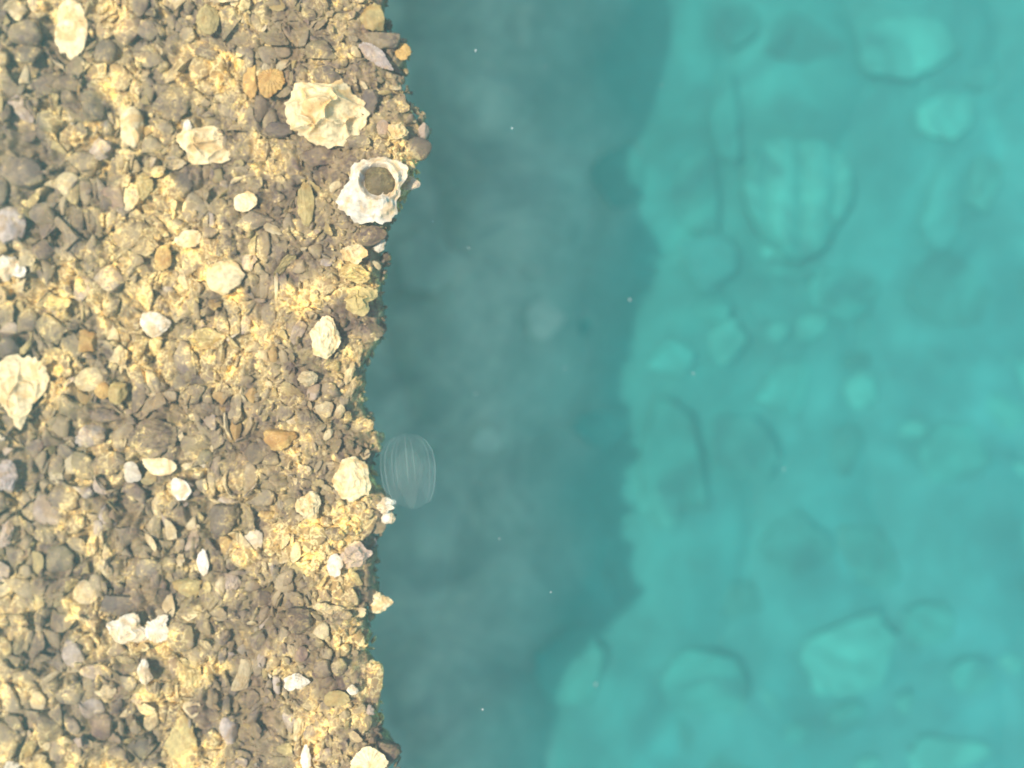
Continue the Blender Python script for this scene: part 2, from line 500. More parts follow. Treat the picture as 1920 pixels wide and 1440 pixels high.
# ------------------------------------------------------------------ the shells and stones one can single out on the ledge
# name, shape, colour, box in the photo (x0, y0, x1, y1), turn in degrees, height factor, label, short phrase for neighbours, category
OY, ST, PB, SH = 'oyster_shell', 'rough_stone', 'pebble', 'shell_fragment'
LM = [
 (OY, 'facet', 'cream', (532, 152, 692, 279), 0, .62, "biggest cream oyster shell with bright folded ridges, near the water's edge", "the biggest cream oyster"),
 (OY, 'ring', 'white', (632, 296, 768, 422), 0, .55, "chalky white oyster shell curling round an olive hollow", "the hollow white oyster"),
 (SH, 'bar', 'lilac', (672, 80, 738, 134), -38, .45, "pleated lilac-white shell lying aslant near the ledge's edge", "the pleated lilac shell"),
 (ST, 'block', 'grey', (683, 60, 752, 96), -15, .6, "flat pale grey stone just above the pleated lilac shell", "the flat pale grey stone"),
 (SH, 'flake', 'amber', (740, 80, 771, 114), 30, .7, "orange-brown shell nub jutting over the water beside the pleated lilac shell", "the orange jutting nub"),
 ('mussel_shell', 'mussel', 'black', (755, 255, 810, 300), 200, .6, "dark purple-black mussel shell on the most jutting point of the ledge", "the dark jutting mussel"),
 (SH, 'valve', 'pinkish', (748, 330, 789, 358), 10, .6, "small pinkish-cream shell jutting out beside the hollow white oyster", "the jutting pinkish shell"),
 (SH, 'oyster', 'cream', (726, 228, 768, 262), 30, .6, "small gleaming cream shell inland of the dark jutting mussel", "the gleaming cream shell"),
 (PB, 'pebble', 'pinkish', (783, 230, 804, 262), 0, .8, "pale pinkish knob on the outermost rim above the dark mussel", "the pinkish rim knob"),
 (SH, 'flake', 'pinkish', (706, 224, 729, 254), 60, .6, "peach upright shell sliver between the biggest cream oyster and the gleaming cream shell", "the peach sliver"),
 (ST, 'block', 'grey', (648, 250, 698, 284), 35, .6, "dark grey slab tucked against the lower side of the biggest cream oyster", "the dark grey slab"),
 (SH, 'fan', 'amber', (484, 126, 536, 184), 250, .5, "tan wedge-shaped shell flap leaning on the inland side of the biggest oyster", "the tan wedge flap"),
 (SH, 'flake', 'white', (492, 146, 509, 178), 80, .7, "tiny silvery shell chip on the tan wedge flap", "the silvery chip"),
 (ST, 'block', 'olive', (572, 66, 634, 114), 10, .6, "yellow-olive stone above the biggest cream oyster", "the yellow-olive stone"),
 (ST, 'block', 'yellow', (670, 8, 723, 60), 0, .6, "square yellow-olive stone at the top of the ledge's edge", "the square yellow stone"),
 (SH, 'flake', 'cream', (104, -8, 166, 108), 22, .35, "long cream shell ridge running down from the top of the photo", "the long cream ridge"),
 (PB, 'pebble', 'grey', (257, 40, 302, 75), 0, .7, "pale sage-grey pebble beside the rosy coralline stone", "the sage-grey pebble"),
 (PB, 'pebble', 'cream', (222, 198, 270, 274), 8, .6, "tall smooth cream oval pebble among mauve and tan stones", "the tall cream oval"),
 (PB, 'block', 'pinkish', (163, 258, 212, 303), 0, .6, "pale squarish pebble just below the tall cream oval's inland side", "the pale squarish pebble"),
 (SH, 'flake', 'white', (347, 226, 364, 260), 85, .7, "little bluish-white drop-shaped chip above the folded cream shell", "the bluish-white drop"),
 (SH, 'facet', 'cream', (333, 236, 437, 312), 28, .55, "folded cream shell with two bright upright ridges", "the folded cream shell"),
 (PB, 'pebble', 'green', (150, 172, 197, 223), 0, .7, "round grey-green pebble between the tall cream oval and the dark teal one", "the round grey-green pebble"),
 (PB, 'pebble', 'green', (66, 206, 120, 252), 15, .6, "dark blackish-green pebble under the pale pebbles at the inland side", "the blackish-green pebble"),
 ('mussel_shell', 'mussel', 'black', (178, 76, 220, 122), 300, .6, "black mussel shell between the long cream ridge and the rosy stone", "the black mussel"),
 (ST, 'block', 'rosy', (210, 20, 272, 84), 40, .5, "rosy-mauve coralline stone near the top of the ledge", "the rosy coralline stone"),
 (ST, 'pebble', 'grey', (2, 293, 84, 352), 0, .55, "big smooth grey-tan cobble at the inland side under the blackish-green pebble", "the grey-tan cobble"),
 (SH, 'flake', 'yellow', (258, 328, 290, 376), 0, .6, "upright yellow block-shaped shell below the tall cream oval", "the upright yellow block"),
 (ST, 'block', 'brown', (286, 160, 372, 228), 10, .45, "broad flat brown stone between the tall cream oval and the biggest oyster", "the broad brown stone"),
 (PB, 'pebble', 'mauve', (13, 36, 80, 92), -20, .55, "large pale mauve pebble inland of the long cream ridge", "the large pale mauve pebble"),
 (PB, 'pebble', 'olive', (28, 90, 78, 122), 0, .6, "smooth olive pebble directly below the large pale mauve pebble", "the smooth olive pebble"),
 (SH, 'valve', 'yellow', (368, 2, 412, 64), 10, .5, "long yellow-olive shell at the top middle of the ledge", "the long yellow-olive shell"),
 (ST, 'block', 'amber', (456, 122, 486, 190), 5, .6, "orange-tan upright stone inland of the tan wedge flap", "the orange-tan stone"),
 (OY, 'valve', 'white', (262, 583, 320, 632), 55, .6, "bright white pointed shell in the middle of the inland stones", "the white pointed shell"),
 (OY, 'oyster', 'white', (-6, 476, 52, 528), 0, .55, "white shell with a yellow top at the photo's inland border", "the white border shell"),
 (ST, 'block', 'amber', (148, 618, 186, 662), 20, .7, "glowing amber stone between the white pointed shell and the pale drooping oyster", "the glowing amber stone"),
 (ST, 'block', 'grey', (440, 393, 517, 437), 3, .5, "pale grey oblong stone with a yellow rim in mid ledge", "the grey oblong stone"),
 (SH, 'flake', 'amber', (286, 455, 326, 508), 8, .6, "amber upright shell piece at the inland end of the cream row", "the amber upright piece"),
 (SH, 'flake', 'cream', (330, 432, 378, 468), 0, .6, "cream ribbed shell piece above the amber upright piece", "the cream ribbed piece"),
 (PB, 'pebble', 'black', (-4, 632, 38, 668), 0, .6, "blue-black rounded stone just above the pale drooping oyster", "the blue-black stone"),
 (OY, 'facet', 'cream', (-10, 668, 92, 806), 0, .4, "pale cream oyster drooping to a point at the inland border", "the pale drooping oyster"),
 (PB, 'pebble', 'brown', (256, 512, 290, 582), 0, .6, "tall dark brown stone just above the white pointed shell", "the tall dark brown stone"),
 (PB, 'pebble', 'mauve', (58, 450, 100, 488), 0, .7, "round grey-mauve pebble beside the white border shell", "the grey-mauve pebble"),
 (ST, 'block', 'lilac', (-12, 385, 52, 456), 25, .45, "pale lilac slab above the white border shell", "the pale lilac slab"),
 (SH, 'flake', 'cream', (388, 492, 462, 554), 40, .5, "slanting cream stone-like shell piece below the grey oblong stone", "the slanting cream piece"),
 (SH, 'flake', 'cream', (436, 356, 482, 396), 60, .6, "pale triangular shell piece just above the grey oblong stone", "the pale triangular piece"),
 (SH, 'flake', 'yellow', (560, 338, 588, 424), 0, .45, "tall yellowish shell column inland of the hollow white oyster", "the tall yellowish column"),
 (OY, 'cup', 'cream', (638, 458, 692, 497), 15, .5, "cream cupped crescent shell with a white tip", "the cupped crescent shell"),
 (OY, 'facet', 'yellow', (638, 494, 694, 532), -10, .55, "yellow-cream shell directly below the cupped crescent shell", "the yellow-cream shell"),
 (OY, 'facet', 'yellow', (630, 536, 710, 592), -8, .5, "wide yellow shell near the edge, second below the cupped crescent shell", "the wide yellow shell"),
 (SH, 'valve', 'white', (700, 445, 724, 475), 100, .6, "small white drop-shaped shell on the edge beside the cupped crescent shell", "the small white drop"),
 (OY, 'oyster', 'cream', (580, 592, 642, 674), 10, .5, "yellow-white shell with a grey blotch, inland of the maroon edge stone", "the blotched yellow-white shell"),
 (ST, 'block', 'maroon', (674, 600, 722, 648), 0, .6, "purplish maroon stone on the edge below the wide yellow shell", "the maroon edge stone"),
 (SH, 'flake', 'amber', (178, 716, 206, 748), 70, .6, "small amber and white nub beside the yellow-green lump", "the amber nub"),
 (ST, 'block', 'lilac', (142, 793, 202, 840), 40, .5, "flat lilac stone between the pale drooping oyster and the brown round shell", "the flat lilac stone"),
 (OY, 'oyster', 'brown', (238, 786, 337, 854), 0, .45, "large brown rounded shell with growth rings", "the brown round shell"),
 (SH, 'flake', 'cream', (268, 852, 334, 892), 15, .5, "cream flake directly below the brown round shell", "the cream flake"),
 (OY, 'oyster', 'lilac', (-10, 862, 34, 926), 0, .5, "lilac-white shell cut by the photo's inland border", "the lilac-white border shell"),
 (PB, 'pebble', 'green', (83, 1022, 138, 1068), -10, .6, "mossy green pebble at the inland side", "the mossy green pebble"),
 (ST, 'block', 'black', (393, 942, 455, 1012), 45, .5, "blackish diamond-shaped stone in mid ledge", "the blackish diamond stone"),
 (SH, 'flake', 'white', (323, 898, 362, 933), 0, .6, "small squarish white slab below the cream flake", "the squarish white slab"),
 (SH, 'flake', 'white', (370, 1033, 392, 1082), -30, .6, "curved white sliver below the blackish diamond stone", "the curved white sliver"),
 (OY, 'oyster', 'pinkish', (-8, 978, 26, 1028), 0, .55, "pinkish-cream shell on the inland border beside the mossy green pebble", "the pinkish border shell"),
 (ST, 'block', 'yellow', (203, 720, 238, 755), 0, .6, "yellow-green lump beside the amber nub", "the yellow-green lump"),
 (OY, 'oyster', 'cream', (624, 854, 698, 942), 3, .5, "cream-yellow frilled oyster with a grey rim, inland of the jellyfish", "the frilled yellow oyster"),
 (ST, 'block', 'amber', (498, 808, 558, 845), 25, .6, "golden yellow chunk among the grit inland of the frilled yellow oyster", "the golden chunk"),
 (OY, 'oyster', 'white', (705, 930, 744, 966), 0, .7, "white shell on the edge just under the jellyfish", "the white shell under the jellyfish"),
 (OY, 'valve', 'white', (714, 956, 743, 984), 0, .7, "smaller white valve below the white shell under the jellyfish", "the smaller white valve"),
 (OY, 'facet', 'pinkish', (633, 1013, 700, 1068), 0, .5, "pinkish-white oyster near the edge, below the jellyfish", "the pinkish-white oyster"),
 (SH, 'flake', 'white', (612, 1038, 644, 1084), 20, .6, "white wedge at the lower inland side of the pinkish-white oyster", "the white wedge"),
 (OY, 'oyster', 'cream', (553, 922, 604, 974), 20, .6, "ragged whitish frilled shell pile inland of the frilled yellow oyster", "the ragged frilled pile"),
 (ST, 'block', 'brown', (690, 806, 715, 852), 0, .7, "orange-brown knob jutting over the water above the jellyfish", "the orange-brown knob"),
 (SH, 'valve', 'sandy', (657, 782, 702, 812), 0, .6, "tan rounded shell inland of the orange-brown knob", "the tan rounded shell"),
 (OY, 'oyster', 'white', (203, 1148, 282, 1212), 10, .55, "brightest white jagged shell, low on the inland side", "the brightest jagged shell"),
 (OY, 'fan', 'white', (270, 1150, 322, 1206), 70, .5, "white ribbed fan shell touching the brightest jagged shell", "the white ribbed fan"),
 (SH, 'valve', 'white', (256, 1238, 288, 1284), 80, .6, "white tooth-shaped shell below the white ribbed fan", "the white tooth"),
 (PB, 'pebble', 'tan', (312, 1170, 367, 1224), 0, .6, "round smooth tan pebble beside the white ribbed fan", "the round tan pebble"),
 (PB, 'pebble', 'lilac', (408, 1343, 447, 1398), 10, .65, "tall lilac-grey pebble low on the ledge", "the tall lilac pebble"),
 (SH, 'flake', 'yellow', (312, 1340, 374, 1446), -32, .35, "long yellowish ridge slanting down to the bottom border", "the long yellowish ridge"),
 (PB, 'pebble', 'brown', (380, 1370, 412, 1404), 0, .7, "round brown pebble beside the tall lilac pebble", "the round brown pebble"),
 (PB, 'pebble', 'grey', (106, 1280, 163, 1325), 10, .55, "pale grey rounded stone low on the inland side", "the pale rounded stone"),
 (ST, 'block', 'yellow', (320, 1082, 380, 1120), 0, .5, "lime-yellow lump above the round tan pebble", "the lime-yellow lump"),
 (OY, 'oyster', 'white', (8, 1420, 44, 1450), 0, .6, "white shell at the very bottom inland corner", "the white corner shell"),
 (OY, 'valve', 'cream', (690, 1108, 738, 1150), -85, .55, "cream pointed shell with a white tip jutting over the water", "the jutting pointed shell"),
 (OY, 'oyster', 'white', (533, 1262, 582, 1294), 0, .6, "small white lumpy shell low in mid ledge", "the white lumpy shell"),
 (OY, 'valve', 'white', (563, 1393, 586, 1448), 0, .5, "narrow upright white shell at the bottom border", "the narrow white shell"),
 (OY, 'fan', 'cream', (658, 1398, 728, 1456), 90, .5, "big cream fin-shaped shell at the bottom border near the edge", "the cream fin shell"),
 (ST, 'block', 'maroon', (700, 1386, 754, 1434), 0, .6, "dark maroon stone on the edge beside the cream fin shell", "the dark maroon stone"),
 (ST, 'block', 'mauve', (680, 1236, 720, 1334), 0, .5, "long dull mauve stone hanging at the edge above the dark maroon stone", "the long mauve stone"),
 (SH, 'flake', 'yellow', (606, 1294, 658, 1324), 12, .6, "yellow-green bar-shaped shell inland of the long mauve stone", "the yellow-green bar"),
 (SH, 'valve', 'white', (650, 1283, 673, 1303), 0, .7, "small white knob at the outer end of the yellow-green bar", "the small white knob"),
 (SH, 'valve', 'pinkish', (686, 1320, 703, 1342), 0, .8, "tiny peach-white knob on the edge below the long mauve stone", "the peach-white knob"),
 (ST, 'block', 'brown', (536, 1138, 586, 1192), 0, .6, "round brown cobble inland of the jutting pointed shell", "the round brown cobble"),
 (PB, 'pebble', 'mauve', (466, 1183, 502, 1218), 0, .7, "dark round mauve pebble beside the round brown cobble", "the dark round pebble"),
 (PB, 'pebble', 'sandy', (588, 1232, 622, 1272), 0, .7, "inland one of a pair of beige pebbles near the edge", "the inland beige pebble"),
 (PB, 'pebble', 'sandy', (618, 1232, 652, 1268), 0, .65, "outer one of a pair of beige pebbles near the edge", "the outer beige pebble"),
 (ST, 'block', 'black', (674, 166, 712, 224), 0, .5, "blackish block added as shade between the biggest cream oyster and the edge", "the tucked shade block"),  # from here on: dark blocks added in place of shaded pockets
 (ST, 'block', 'black', (588, 126, 642, 160), 0, .5, "dark flat block added as shade against the top of the biggest cream oyster", "the flat shade block"),
 (ST, 'block', 'black', (500, 222, 550, 256), 0, .5, "dark block added as shade at the inland foot of the biggest cream oyster", "the foot shade block"),
 (ST, 'block', 'maroon', (560, 276, 648, 312), 0, .4, "long maroon block added as shade under the biggest cream oyster", "the long shade block"),
 (PB, 'pebble', 'black', (366, 78, 410, 118), 0, .5, "dark round lump added as shade above the broad brown stone", "the round shade lump"),
 (ST, 'block', 'maroon', (178, 848, 240, 892), 0, .5, "maroon block added as the shade of a hollow inland of the cream flake", "the shaded-hollow block"),
 (ST, 'block', 'black', (190, 1112, 262, 1152), 0, .45, "dark slab added as shade just above the brightest jagged shell", "the shade slab"),
 (ST, 'block', 'maroon', (655, 424, 726, 462), 0, .45, "maroon block added as shade directly under the hollow white oyster", "the shade block under the hollow oyster"),
 (ST, 'block', 'black', (606, 988, 648, 1014), 0, .5, "dark block added as shade above the pinkish-white oyster", "the shade block above the pinkish oyster"),
 (PB, 'pebble', 'black', (326, 320, 362, 372), 0, .5, "dark grey lump added as shade beside the upright yellow block", "the grey shade lump"),
]
CAT = {OY: 'oyster', ST: 'stone', PB: 'pebble', SH: 'shell', 'mussel_shell': 'mussel'}
GRP = {OY: 'oyster shells on the ledge', ST: 'stones on the ledge', PB: 'pebbles on the ledge', SH: 'shell pieces on the ledge',
       'mussel_shell': 'mussels on the ledge', 'limpet_shell': 'limpets on the ledge'}
OUT = {1: [(655, 340), (662, 310), (690, 298), (712, 296), (745, 299), (767, 313), (768, 330), (752, 350), (744, 375), (741, 408), (702, 421), (668, 416), (648, 399), (632, 380), (640, 360)],
       0: [(555, 160), (590, 156), (640, 153), (662, 172), (690, 195), (690, 232), (668, 256), (645, 272), (595, 279), (572, 258), (550, 238), (534, 215), (541, 188)],
       39: [(-8, 690), (10, 672), (50, 668), (80, 680), (92, 705), (84, 730), (62, 750), (52, 785), (36, 806), (18, 780), (2, 755), (-10, 735)]}

placed = []                                        # (px, py, radius px, kind)
LMARK = []
for n, (name, kind, colr, (x0, y0, x1, y1), turn, hf, label, phrase) in enumerate(LM):
    cx, cyy = (x0 + x1) / 2, (y0 + y1) / 2
    w2, h2 = (x1 - x0) / 2, (y1 - y0) / 2
    outl = None
    if n in OUT:
        outl = [((a - cx) / w2, (cyy - b) / h2) for a, b in OUT[n]]
    V, T = make(kind, 100 + n, outl)
    if outl is None and turn:
        a = R(turn); V = V.copy()
        V[:, 0], V[:, 1] = V[:, 0] * math.cos(a) - V[:, 1] * math.sin(a), V[:, 0] * math.sin(a) + V[:, 1] * math.cos(a)
    if outl is None:
        lo, hi = V[:, :2].min(0), V[:, :2].max(0)
        V[:, :2] = (V[:, :2] - (lo + hi) / 2) / ((hi - lo) / 2)
    bz = float(base_z(*(at(cx, cyy).xy)))
    s = 1.0 / F
    hz = hf * min(w2, h2) * s * (1.5 if kind in ('oyster', 'valve', 'fan', 'cup', 'flake', 'facet', 'bar') else 1.0)
    zc = bz + (0.010 if kind in ('oyster', 'valve', 'fan', 'cup', 'flake', 'ring', 'facet', 'bar') else 0.006 + .25 * hz)
    s = (CAM_Z - zc) / F
    V = V * np.array([w2 * s, h2 * s, hz])
    c3 = np.array(at(cx, cyy, zc)); V = warp(V + c3, .28) - c3
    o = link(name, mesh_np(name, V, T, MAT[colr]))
    o.location = at(cx, cyy, zc)
    tag(o, label, CAT[name], GRP[name])
    if kind == 'ring':
        Vh, Th = stone(777, 3, (.7, .9), .08, 4, .2)
        h = link("olive_hollow", mesh_np("olive_hollow", Vh * np.array([w2 * s * .44, h2 * s * .46, .010]), Th, M_HOLLOW), o)
        h.location = (.18 * w2 * s, .26 * h2 * s, .004)
    placed.append((cx, cyy, max(w2, h2) * .8 + min(w2, h2) * .2, 'lm'))
    LMARK.append((cx, cyy, w2, h2, phrase, name, colr))

# ------------------------------------------------------------------ the many smaller pebbles, shell pieces and limpets, each its own object
DIRS = [("on the water side of", 0), ("above", 90), ("inland of", 180), ("below", 270)]
used = set(l[6] for l in LM)


def where_label(desc, px, py):
    cand = sorted(LMARK, key=lambda m: math.hypot(max(abs(px - m[0]) - m[2], 0), max(abs(py - m[1]) - m[3], 0)))[:9]
    for near in ("just ", ""):
        for m in cand[:4 if near else 9]:
            a = math.degrees(math.atan2(m[1] - py, px - m[0])) % 360
            dname = min(DIRS, key=lambda q: abs((a - q[1] + 180) % 360 - 180))[0]
            if not near and m is cand[0]: pass
            lab = f"{desc} {near}{dname} {m[4]}"
            if lab not in used and len(lab.split()) <= 16:
                used.add(lab); return lab
    for m in cand[:6]:
        for q in cand[:9]:
            if m is q: continue
            lab = f"{desc} between {m[4]} and {q[4]}"
            if lab not in used and len(lab.replace('-', ' ').split()) <= 16:
                used.add(lab); return lab
    raise RuntimeError("no label " + desc)


PROTO = {}
for kind, name, n in (('pebble', PB, 9), ('block', ST, 7), ('flake', SH, 8), ('oyster', OY, 5), ('valve', 'limpet_shell', 3)):
    lst = []
    for k in range(n):
        lst.append(make(kind, 400 + 31 * k + len(kind), None, 3))
    PROTO[name] = lst
CAT['limpet_shell'] = 'limpet'
SIZEW = [(11, 'tiny'), (15, 'small'), (20, 'mid-sized'), (99, 'large')]
SHAPEW = {PB: ('rounded pebble', 'smooth pebble', 'oval pebble'), ST: ('rough stone', 'angular stone', 'knobbly stone'),
          SH: ('broken shell piece', 'bent shell flake', 'thin shell piece'), OY: ('oyster valve', 'frilled oyster valve'), 'limpet_shell': ('domed limpet', 'ridged limpet')}
COLW = {PB: ['tan'] * 6 + ['olive'] * 2 + ['mauve'] * 6 + ['grey'] * 6 + ['brown'] * 2 + ['sandy'] * 7 + ['green', 'rosy', 'cream', 'lilac', 'lilac', 'pinkish'],
        ST: ['tan'] * 5 + ['olive'] * 4 + ['brown'] * 3 + ['mauve'] * 4 + ['grey'] * 3 + ['sandy'] * 4 + ['yellow', 'yellow', 'amber', 'maroon', 'black'],
        SH: ['cream'] * 5 + ['white'] + ['yellow'] * 3 + ['sandy'] * 5 + ['olive'] * 2 + ['amber', 'pinkish', 'lilac', 'tan', 'tan'],
        OY: ['cream', 'cream', 'sandy', 'sandy', 'yellow', 'pinkish', 'tan', 'tan', 'olive'], 'limpet_shell': ['sandy', 'cream', 'tan', 'lilac', 'olive']}
COUNTS = [(PB, 285), (ST, 170), (OY, 60), (SH, 260), ('limpet_shell', 30)]
r = random.Random(11)


def filler(name, px, py, rad, colr, VT, rot, dims, dz, shape, group=None):
    V, T = VT
    bz = float(base_z(*(at(px, py).xy))); s = (CAM_Z - bz) / F
    loc = at(px, py, bz + dz)
    V = (V * np.array([dims[0] * s, dims[1] * s, dims[2] * s])) @ np.array(Euler(rot).to_matrix()).T
    V = warp(V + np.array(loc), 1.0) - np.array(loc)
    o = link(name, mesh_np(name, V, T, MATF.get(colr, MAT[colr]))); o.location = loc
    size = next(wd for lim, wd in SIZEW if rad <= lim)
    tag(o, where_label(f"{size} {colr} {shape}", px, py), CAT[name], group or GRP[name])
    placed.append((px, py, rad, name))


nrow = 0
while nrow < 30:
    py = r.uniform(10, 1420); px = r.uniform(20, edge_px(py) - 190); n_ = r.choice([3, 3, 4])
    w_, h_ = r.uniform(7.5, 11), r.uniform(15, 25)
    if any((px + (n_ - 1) * w_ - a) ** 2 + (py - b) ** 2 < (c + n_ * w_ * .8) ** 2 for a, b, c, k in placed): continue
    nrow += 1
    pal = r.choice([('sandy', 'tan', 'cream', 'mauve'), ('tan', 'olive', 'tan', 'brown'), ('yellow', 'sandy', 'tan', 'grey'), ('mauve', 'grey', 'lilac', 'tan'), ('cream', 'amber', 'sandy', 'tan')])
    VT = PROTO[ST][nrow % len(PROTO[ST])]
    for q in range(n_):
        filler(ST, px + q * w_ * 1.9, py + r.uniform(-2, 2), h_ * .75, pal[q], VT, (0, 0, r.uniform(-.12, .12)), (w_, h_ * r.uniform(.9, 1.1), w_ * .45), .005, "upright stone in a row of like stones")
for name, count in COUNTS:
    made = tries = 0
    while made < count and tries < 60000:
        tries += 1
        py = r.uniform(-12, 1452); e = edge_px(py)
        px = r.uniform(-12, e - 6)
        inland = min(1, max(0, (e - px) / 650))
        if name == PB:
            if r.random() > .25 + .9 * inland: continue
            rad = r.uniform(11, 16) + 18 * inland * r.random()
        elif name == ST:
            if r.random() > 1.15 - .7 * inland: continue
            rad = r.uniform(7.5, 12) + 9 * r.random() * inland
        elif name == SH:
            rad = r.uniform(7, 14) + 7 * r.random() ** 2
        elif name == OY: rad = r.uniform(14, 26)
        else: rad = r.uniform(8, 13)
        if px + rad > e + 8: continue
        bad = False
        for (qx, qy, qr, kk) in placed:
            k = .95 if kk == 'lm' else .74
            if (px - qx) ** 2 + (py - qy) ** 2 < (k * (qr + rad * .7)) ** 2: bad = True; break
        if bad and tries < 50000: continue
        V, T = r.choice(PROTO[name])
        colr = r.choice(COLW[name])
        bz = float(base_z(*(at(px, py).xy)))
        s = (CAM_Z - bz) / F
        lo = name in (PB, ST)
        asp = r.uniform(.6, 1.0) if lo else r.uniform(.42, 1.0)
        hz = rad * s * (r.uniform(.24, .38) if lo else r.uniform(.3, .6))
        loc = at(px, py, bz + (.003 + .05 * hz + .004 * r.random() ** 2 if lo else 0.003 + r.uniform(0, .007)))
        tl = .3 if lo else .5
        rot = np.array(Euler((r.uniform(-tl, tl), r.uniform(-tl, tl), r.uniform(0, 6.28))).to_matrix())
        V = (V * np.array([rad * s, rad * s * asp, hz])) @ rot.T
        V = warp(V + np.array(loc), 1.0) - np.array(loc)
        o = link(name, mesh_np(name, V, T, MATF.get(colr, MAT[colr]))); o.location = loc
        size = next(wd for lim, wd in SIZEW if rad <= lim)
        tag(o, where_label(f"{size} {colr} {r.choice(SHAPEW[name])}", px, py), CAT[name], GRP[name])
        placed.append((px, py, rad, name)); made += 1


# ------------------------------------------------------------------ shell grit that nobody could count
def build_grit(n=10000):
    tpl = [stone(900 + k, 7, (.45, .85), .12, 2, .35) for k in range(10)]
    Vs, Fs, Cs, off = [], [], [], 0
    names = list(PAL)
    wts = dict(tan=7, sandy=7, olive=5, brown=4, mauve=4, grey=3, cream=5, white=1.6, amber=1.6, rosy=1, black=1.6, green=1, yellow=4, lilac=1.3, maroon=1, pinkish=2)
    pr = np.array([wts[k] for k in names]); pr = pr / pr.sum()
    C = np.array([PAL[k] for k in names])
    k = 0
    while k < n:
        py = RNG.uniform(-60, 1500); e = edge_px(py)
        q = RNG.random() ** 1.5                       # denser near the edge
        px = e + 4 - q * (e + 70)
        if k >= n - 5500:                             # the same crust carries on outside the picture
            py = RNG.uniform(-480, 1920); e = edge_px(py); px = RNG.uniform(-900, e)
            if -70 < px and -60 < py < 1500: continue
        inland = min(1, (e - px) / 700)
        rad = RNG.uniform(3, 7) + (5 if k >= n - 5500 else 0) + 7 * RNG.random() ** 3 + 3 * inland
        V, T = tpl[RNG.integers(10)]
        a = RNG.normal(size=(3, 3)); Q, _ = np.linalg.qr(a)
        V = (V * np.array([1, RNG.uniform(.35, 1), RNG.uniform(.18, .7)])) @ Q.T
        p = at(px, py)
        bz = float(base_z(p.x, p.y)); s = (CAM_Z - bz) / F
        drop = max(0, px - e + 3) / 7 * .006
        V = V * rad * s + np.array(at(px, py, bz + RNG.uniform(-0.002, .004) + .004 * RNG.random() ** 3 - drop))
        c = C[RNG.choice(len(names), p=pr)] * RNG.uniform(.75, 1.25)
        Vs.append(V); Fs.append(T + off); Cs.append(np.tile(c, (len(V), 1))); off += len(V); k += 1
    Vs = [warp(np.concatenate(Vs), .8)]
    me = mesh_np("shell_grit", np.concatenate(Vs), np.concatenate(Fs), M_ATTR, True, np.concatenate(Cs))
    tag(link("shell_grit", me), "fine broken shell and grit filling the gaps on the ledge", "shell grit", kind="stuff")


build_grit()

# ------------------------------------------------------------------ seabed, its boulders
ZB = -0.8


def seabed_mat(name, base, attr=False):
    m = crust_mat(name, base, scale=9.0, var=.3, rough=.8, bump=.3, attr=attr, stain=tuple(c * .5 for c in base), stain_amt=0.0 if attr or base[0] > base[1] else .3)
    t = m.node_tree; N, L = t.nodes, t.links
    p = next(n for n in N if n.type == 'BSDF_PRINCIPLED'); geo = next(n for n in N if n.type == 'NEW_GEOMETRY')
    src = p.inputs["Base Color"].links[0].from_socket
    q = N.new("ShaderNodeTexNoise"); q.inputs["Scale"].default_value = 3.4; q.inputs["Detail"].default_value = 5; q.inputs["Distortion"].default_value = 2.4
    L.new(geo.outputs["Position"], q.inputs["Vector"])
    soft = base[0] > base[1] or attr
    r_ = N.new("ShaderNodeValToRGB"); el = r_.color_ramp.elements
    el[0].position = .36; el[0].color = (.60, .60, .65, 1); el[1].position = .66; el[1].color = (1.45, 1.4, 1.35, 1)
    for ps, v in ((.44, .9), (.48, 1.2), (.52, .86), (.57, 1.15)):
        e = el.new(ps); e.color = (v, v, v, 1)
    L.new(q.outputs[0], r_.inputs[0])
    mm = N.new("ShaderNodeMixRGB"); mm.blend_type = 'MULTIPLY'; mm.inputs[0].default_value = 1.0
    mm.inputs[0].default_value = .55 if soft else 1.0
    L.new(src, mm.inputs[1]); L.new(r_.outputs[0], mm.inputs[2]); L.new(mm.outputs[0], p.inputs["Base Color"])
    return m


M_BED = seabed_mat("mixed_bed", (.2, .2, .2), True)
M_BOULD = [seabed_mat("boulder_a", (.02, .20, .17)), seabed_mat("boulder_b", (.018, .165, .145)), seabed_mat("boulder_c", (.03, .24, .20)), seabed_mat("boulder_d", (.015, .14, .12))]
M_SHADE = [seabed_mat("veiled_boulder_a", (.80, .61, .48)), seabed_mat("veiled_boulder_b", (.74, .56, .44)), seabed_mat("veiled_boulder_c", (.86, .67, .53)), seabed_mat("veiled_boulder_d", (.66, .50, .40))]  # pale copies with the shadow band's veil put into their colour


def veil_edge(y):
    """where the milky veil of the shadow band, painted into the bed colour, gives way to green (world x)"""
    return np.interp(y, [-1.1, -.78, -.52, -.20, .03, .24, .45, .78], [-.14, -.07, .00, .07, .10, .11, .11, .12])


